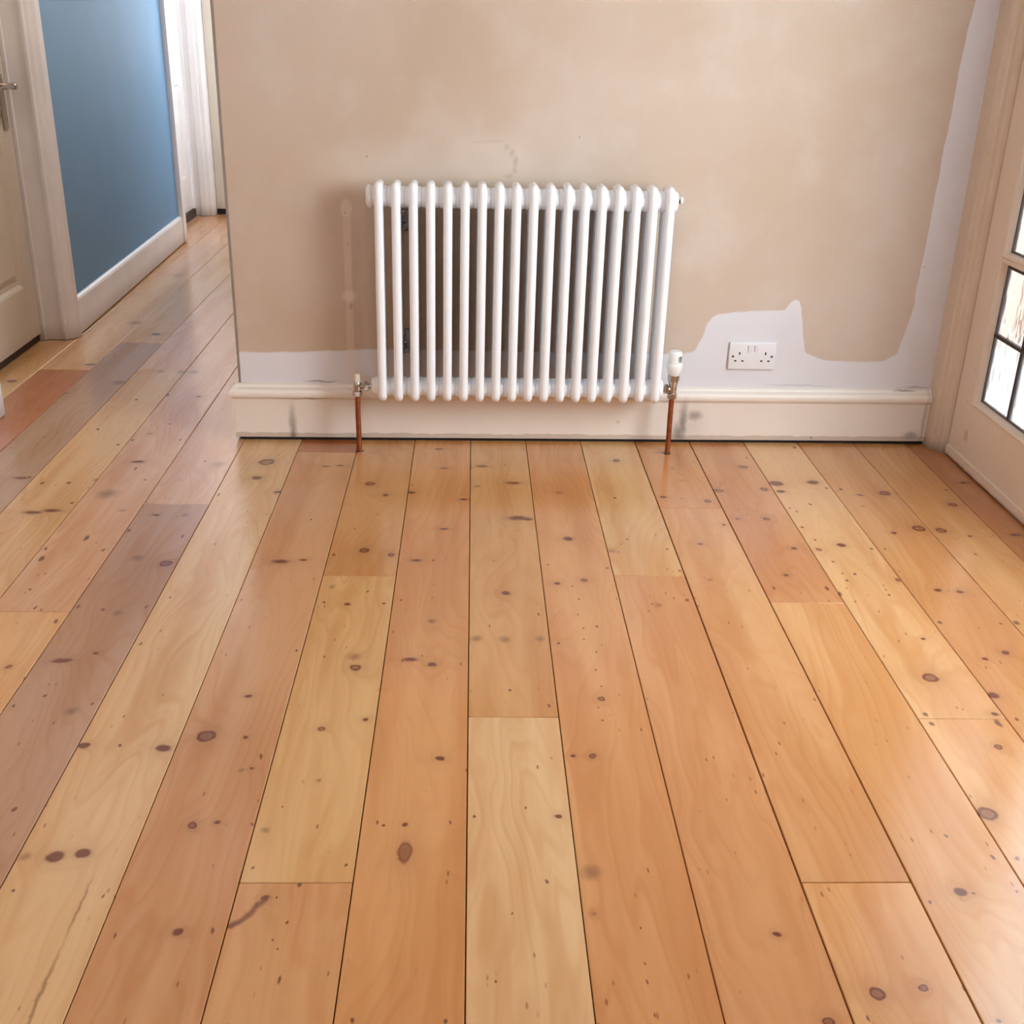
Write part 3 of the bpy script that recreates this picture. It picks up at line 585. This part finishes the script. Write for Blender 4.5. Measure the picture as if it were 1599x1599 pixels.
# panelled white doors
def panel_door(name, x, y0, y1, label, mat, z0=.03, z1=2.02):
    d = empty(name, (x, (y0+y1)/2, 0)); struct(d, label, 'door')
    w = (y1-y0)/2; st_, t = .105, .04
    box('stile', (-t, 0, -w, -w+st_, z0, z1), mat, d, .002); box('stile', (-t, 0, w-st_, w, z0, z1), mat, d, .002)
    rails = [(z0, z0+.20), (.80, .96), (1.52, 1.62), (z1-.12, z1)]
    for a_, b_ in rails: box('rail', (-t, 0, -w+st_, w-st_, a_, b_), mat, d, .001)
    for (a_, b_) in zip(rails, rails[1:]):
        bm = bmesh.new(); loops = []
        for ins, dx in ((0, 0), (.006, -.002), (.016, -.012), (.020, -.012), (.034, -.012), (.060, -.004)):
            loops.append([bm.verts.new((dx, y, z)) for (y, z) in ((-w+st_+ins, a_[1]+ins), (w-st_-ins, a_[1]+ins), (w-st_-ins, b_[0]-ins), (-w+st_+ins, b_[0]-ins))])
        for p_, q_ in zip(loops, loops[1:]):
            for k in range(4): bm.faces.new((p_[k], p_[(k+1) % 4], q_[(k+1) % 4], q_[k]))
        bm.faces.new(loops[-1]); mesh_obj('panel', bm_mesh('panel', bm), mat, d)
    return d
d2 = panel_door('door_2', -1.690, 3.51, 4.374, 'cream panelled door with nickel lever handle, left edge', M_DOORWHITE, .032)
struct(box('trim_10', (-1.745, -1.700, 3.51, 4.374, 0, .032), M_GAP), 'dark bare threshold strip under the cream door', 'threshold')
# lever handle on its long plate
h = box('handle_plate', (0, .006, .355, .397, .80, .985), M_CHROME, d2, .002)
bm = bmesh.new()
lathe(bm, [(.010, 0), (.010, .030), (.012, .034), (.012, .050), (.009, .055)], 20, Matrix.Translation((.006, .376, .945)) @ Matrix.Rotation(PI/2, 4, 'Y'))
mesh_obj('spindle', bm_mesh('spindle', bm, True), M_CHROME, d2)
bm = bmesh.new(); sweep(bm, [Vector((.050, .386, .945)), Vector((.052, .34, .946)), Vector((.052, .29, .944)), Vector((.047, .262, .940))], [.009, .008, .008, .006], 14)
mesh_obj('lever', bm_mesh('lever', bm, True), M_CHROME, d2)
panel_door('door_3', -1.785, 6.57, 7.405, 'white panelled door at the far end of the hall', M_HALLWHITE, .05)
struct(box('trim_11', (-1.79, -1.77, 6.56, 7.41, 0, .048), M_GAP), 'dark strip for the shaded gap under the far white door', 'threshold')  # dark strip stands in for the shaded gap under the door

# ------------------------------------------------------------------ column radiator
RU0, PITCHR, NSEC = -0.2605, 0.0475, 18
OF, OM, ORR = -0.128, -0.088, -0.048          # tube rows: front, middle, rear
ZB, ZT, RT = 0.168, 0.795, 0.0128
rad = empty('radiator', Wp(RU0+PITCHR*(NSEC-1)/2, OM, 0), WA)
tag(rad, 'white steel column radiator hung on the cream wall', 'radiator')
def rloc(i): return (PITCHR*(i-(NSEC-1)/2), 0, 0)
# section: rounded loop (front tube, top arm, rear tube, bottom arm) and the two hub drums
def arc_pts(cy, cz, r, a0, a1, n=6):
    return [Vector((0, cy+r*math.cos(a0+(a1-a0)*k/n), cz+r*math.sin(a0+(a1-a0)*k/n))) for k in range(n+1)]
f, r_ = OF-OM, ORR-OM
R = 0.0140
zt, zb = ZT-RT, ZB+RT
bm = bmesh.new()
loop = arc_pts(f+R, zt-R, R, PI, PI/2) + arc_pts(r_-R, zt-R, R, PI/2, 0) + arc_pts(r_-R, zb+R, R, 0, -PI/2) + arc_pts(f+R, zb+R, R, -PI/2, -PI)
sweep(bm, loop, RT, 18, closed=True)
for zc in (.752, .205):
    lathe(bm, [(.0265, -PITCHR/2), (.0280, -PITCHR/2+.0015), (.0295, -PITCHR/2+.008), (.0295, PITCHR/2-.008), (.0280, PITCHR/2-.0015), (.0265, PITCHR/2)], 28,
          Matrix.Translation((0, 0, zc)) @ Matrix.Rotation(PI/2, 4, 'Y'))
me_head = bm_mesh('section', bm, True)
def tube_mesh(z0, z1):
    bm = bmesh.new(); sweep(bm, [Vector((0, 0, z0)), Vector((0, 0, (z0+z1)/2)), Vector((0, 0, z1))], RT, 18)
    return bm_mesh('middle_tube', bm, True)
me_mid = tube_mesh(.21, .75)
for i in range(NSEC):
    s = mesh_obj('section', me_head, M_RAD, rad, rloc(i))
    mesh_obj('middle_tube', me_mid, M_RAD, s)
def xl(bm, prof_, x, z, sgn=1, y=0.0):
    lathe(bm, prof_, 24, Matrix.Translation((x, y, z)) @ Matrix.Rotation(sgn*PI/2, 4, 'Y'))
XE = PITCHR*NSEC/2
# end plugs
bm = bmesh.new(); xl(bm, [(.030, -.004), (.032, -.002), (.032, .006), (.026, .012), (.019, .013)], -XE, .752, -1); mesh_obj('end_plug', bm_mesh('end_plug', bm, True), M_RAD, rad)
bm = bmesh.new(); xl(bm, [(.026, -.004), (.026, .001), (.018, .003), (.016, .0035)], XE, .752, 1); e = mesh_obj('end_plug', bm_mesh('end_plug', bm, True), M_RAD, rad)
bm = bmesh.new(); xl(bm, [(.008, .003), (.008, .006), (.0045, .007), (.0045, .011)], XE, .752, 1); mesh_obj('bleed_valve', bm_mesh('bleed_valve', bm, True), plain('aged_brass', (120, 70, 44), .4, .8), e)
bm = bmesh.new(); xl(bm, [(.010, .010), (.010, .016), (.007, .018)], XE, .756, 1); mesh_obj('bleed_cap', bm_mesh('bleed_cap', bm, True), M_TRV, e)
for sg, k_ in ((-1, 1.0), (1, .18)):
    bm = bmesh.new(); xl(bm, [(.025, -.004), (.025, .008*k_), (.020, .011*k_), (.014, .012*k_)], sg*XE, .205, sg); mesh_obj('end_plug', bm_mesh('end_plug', bm, True), M_RAD, rad)
# zinc brackets behind
for bu in (-.198, .374):
    for z0, z1 in ((.640, .705), (.278, .352)):
        bx_ = bu - (RU0+PITCHR*(NSEC-1)/2)
        bm = bmesh.new(); add_box(bm, bx_-.013, bx_+.013, .1035, .1075, z0, z1, .001, 1); add_box(bm, bx_-.004, bx_+.004, .03, .105, z0+.02, z0+.03, .001, 1)
        br = mesh_obj('wall_bracket', bm_mesh('wall_bracket', bm), M_ZINC, rad)
        for q in (.14, .42, .82):
            bm = bmesh.new(); lathe(bm, [(.0062, 0), (.0062, .002), (.003, .004)], 12, Matrix.Translation((bx_+(.003 if q < .5 else -.002), .1035, z0+(z1-z0)*q)) @ Matrix.Rotation(PI/2, 4, 'X'))
            sc_ = mesh_obj('screw', bm_mesh('screw', bm, True), M_CHROME, br)

# ------------------------------------------------------------------ valves and copper tails
def pipe(u, off, label):
    o = empty('copper_pipe', Wp(u, off, 0), WA); tag(o, label, 'pipe')
    bm = bmesh.new(); sweep(bm, [Vector((0, 0, -.022)), Vector((.0006, 0, .06)), Vector((-.0004, .0, .12)), Vector((0, 0, .178))], .0078, 18)
    mesh_obj('pipe_tail', bm_mesh('pipe_tail', bm, True), M_COPPER, o)
    return o
UL, UR, OP = -.3365, .6045, -.092
pipe(UL, OP, 'copper pipe rising from floor to the valve without a white head'); pipe(UR, OP, 'copper pipe rising from floor to the white thermostat valve')
def zl(bm, prof_, z=0.0, seg=24): lathe(bm, prof_, seg, Matrix.Translation((0, 0, z)))
def hexnut(bm, r, z0, z1, mtx): lathe(bm, [(r*.92, z0), (r, z0+.0015), (r, z1-.0015), (r*.92, z1)], 6, mtx)
ZV = .205
# lockshield valve (left)
v1 = empty('radiator_valve', Wp(UL, OP, ZV), WA); tag(v1, 'nickel lockshield valve with cream cap at the left end of the radiator', 'valve')
bm = bmesh.new(); zl(bm, [(.0095, -.014), (.0105, -.010), (.0115, .0), (.0115, .010), (.0100, .013)]); 
xl(bm, [(.0080, .0), (.0080, .014), (.0095, .016), (.0095, .020)], .004, 0, 1); mesh_obj('valve_body', bm_mesh('valve_body', bm, True), M_CHROME, v1)
bm = bmesh.new(); hexnut(bm, .0145, -.030, -.014, Matrix.Identity(4)); mesh_obj('compression_nut', bm_mesh('compression_nut', bm), M_CHROME, v1)
bm = bmesh.new(); hexnut(bm, .0155, .020, .033, Matrix.Rotation(PI/2, 4, 'Y')); xl(bm, [(.0085, .033), (.0085, .041)], 0, 0, 1); mesh_obj('union_nut', bm_mesh('union_nut', bm), M_CHROME, v1)
bm = bmesh.new(); zl(bm, [(.0095, .012), (.0095, .032), (.0085, .037), (.006, .0385)]); mesh_obj('cap', bm_mesh('cap', bm, True), paint('cream_cap', (230, 214, 196), .45, .02, 4, 0), v1)
# thermostatic valve (right)
v2 = empty('thermostat_valve', Wp(UR, OP, ZV), WA); tag(v2, 'nickel valve with white thermostat head at the right end of the radiator', 'valve')
bm = bmesh.new(); zl(bm, [(.0095, -.012), (.0105, -.008), (.0125, .0), (.0125, .014), (.0145, .022), (.0150, .026), (.0150, .030)])
xl(bm, [(.0085, .0), (.0085, .012), (.0095, .014), (.0095, .015)], -.0, 0, -1); mesh_obj('valve_body', bm_mesh('valve_body', bm, True), M_CHROME, v2)
bm = bmesh.new(); hexnut(bm, .0145, -.029, -.012, Matrix.Identity(4)); mesh_obj('compression_nut', bm_mesh('compression_nut', bm), M_CHROME, v2)
bm = bmesh.new(); hexnut(bm, .0150, .014, .026, Matrix.Rotation(-PI/2, 4, 'Y')); xl(bm, [(.0085, .026), (.0085, .031)], 0, 0, -1); mesh_obj('union_nut', bm_mesh('union_nut', bm), M_CHROME, v2)
bm = bmesh.new(); lathe(bm, [(.0165, .028), (.0175, .030), (.0175, .045), (.0155, .048)], 20); mesh_obj('head_ring', bm_mesh('head_ring', bm), M_CHROME, v2)
bm = bmesh.new(); zl(bm, [(.0155, .044), (.0175, .046), (.0215, .058), (.0235, .068), (.0235, .080), (.0232, .0805), (.0225, .081), (.0222, .083), (.0200, .108), (.0190, .114), (.0165, .1175), (.012, .119)], 0, 36)
hd_ = mesh_obj('thermostat_head', bm_mesh('thermostat_head', bm, True), M_TRV, v2)
M_INK = plain('black_print', (40, 38, 40), .6)
for k, ang in enumerate((-1.22, -1.00, -.78)):            # the dial strokes on the head
    bm = bmesh.new(); add_box(bm, -.0008, .0008, -.0006, .0006, -.0095, .0085)
    me = bm_mesh('dial_mark', bm)
    rr_ = .0217
    mesh_obj('dial_mark', me, M_INK, hd_, (rr_*math.cos(ang), rr_*math.sin(ang), .097), (math.radians(-4.5)*0, 0, ang+PI/2))

# ------------------------------------------------------------------ double socket
so = empty('wall_socket', Wp(.8645, .02, .281), WA); tag(so, 'white double wall socket with two switches above the skirting', 'socket')
bm = bmesh.new(); add_box(bm, -.073, .073, -.0095, 0, -.043, .043, .003, 3)
mesh_obj('faceplate', bm_mesh('faceplate', bm, True), M_PLASTIC, so)
for sx in (-1, 1):
    bm = bmesh.new(); vs_ = [(-.0055, -.0093, -.011), (.0055, -.0093, -.011), (.0055, -.0093, .011), (-.0055, -.0093, .011), (-.0055, -.0108, -.011), (.0055, -.0108, -.011), (.0055, -.0150, .011), (-.0055, -.0150, .011)]
    q = [bm.verts.new(t) for t in vs_]
    for ff in ((0, 1, 2, 3), (4, 7, 6, 5), (0, 4, 5, 1), (1, 5, 6, 2), (2, 6, 7, 3), (3, 7, 4, 0)): bm.faces.new([q[i] for i in ff])
    mesh_obj('rocker_switch', bm_mesh('rocker_switch', bm), M_PLASTIC, so, (sx*.0098, 0, .0225))
    cx = sx*.0405
    for dx, dz, w, hh in ((0, .008, .0042, .0085), (-.0111, -.0155, .0072, .0042), (.0111, -.0155, .0072, .0042)):
        mesh = box('pin_hole', (-w/2, w/2, -.0098, -.0085, -hh/2, hh/2), M_DARK, so, 0, 1, (cx+dx, 0, dz))
    bm = bmesh.new(); lathe(bm, [(.0036, 0), (.0036, .0012), (.0026, .0014)], 14, Matrix.Translation((sx*.0605, -.0090, -.0015)) @ Matrix.Rotation(PI/2, 4, 'X'))
    mesh_obj('screw', bm_mesh('screw', bm, True), plain('dull_screw', (104, 92, 92), .4, .8), so)
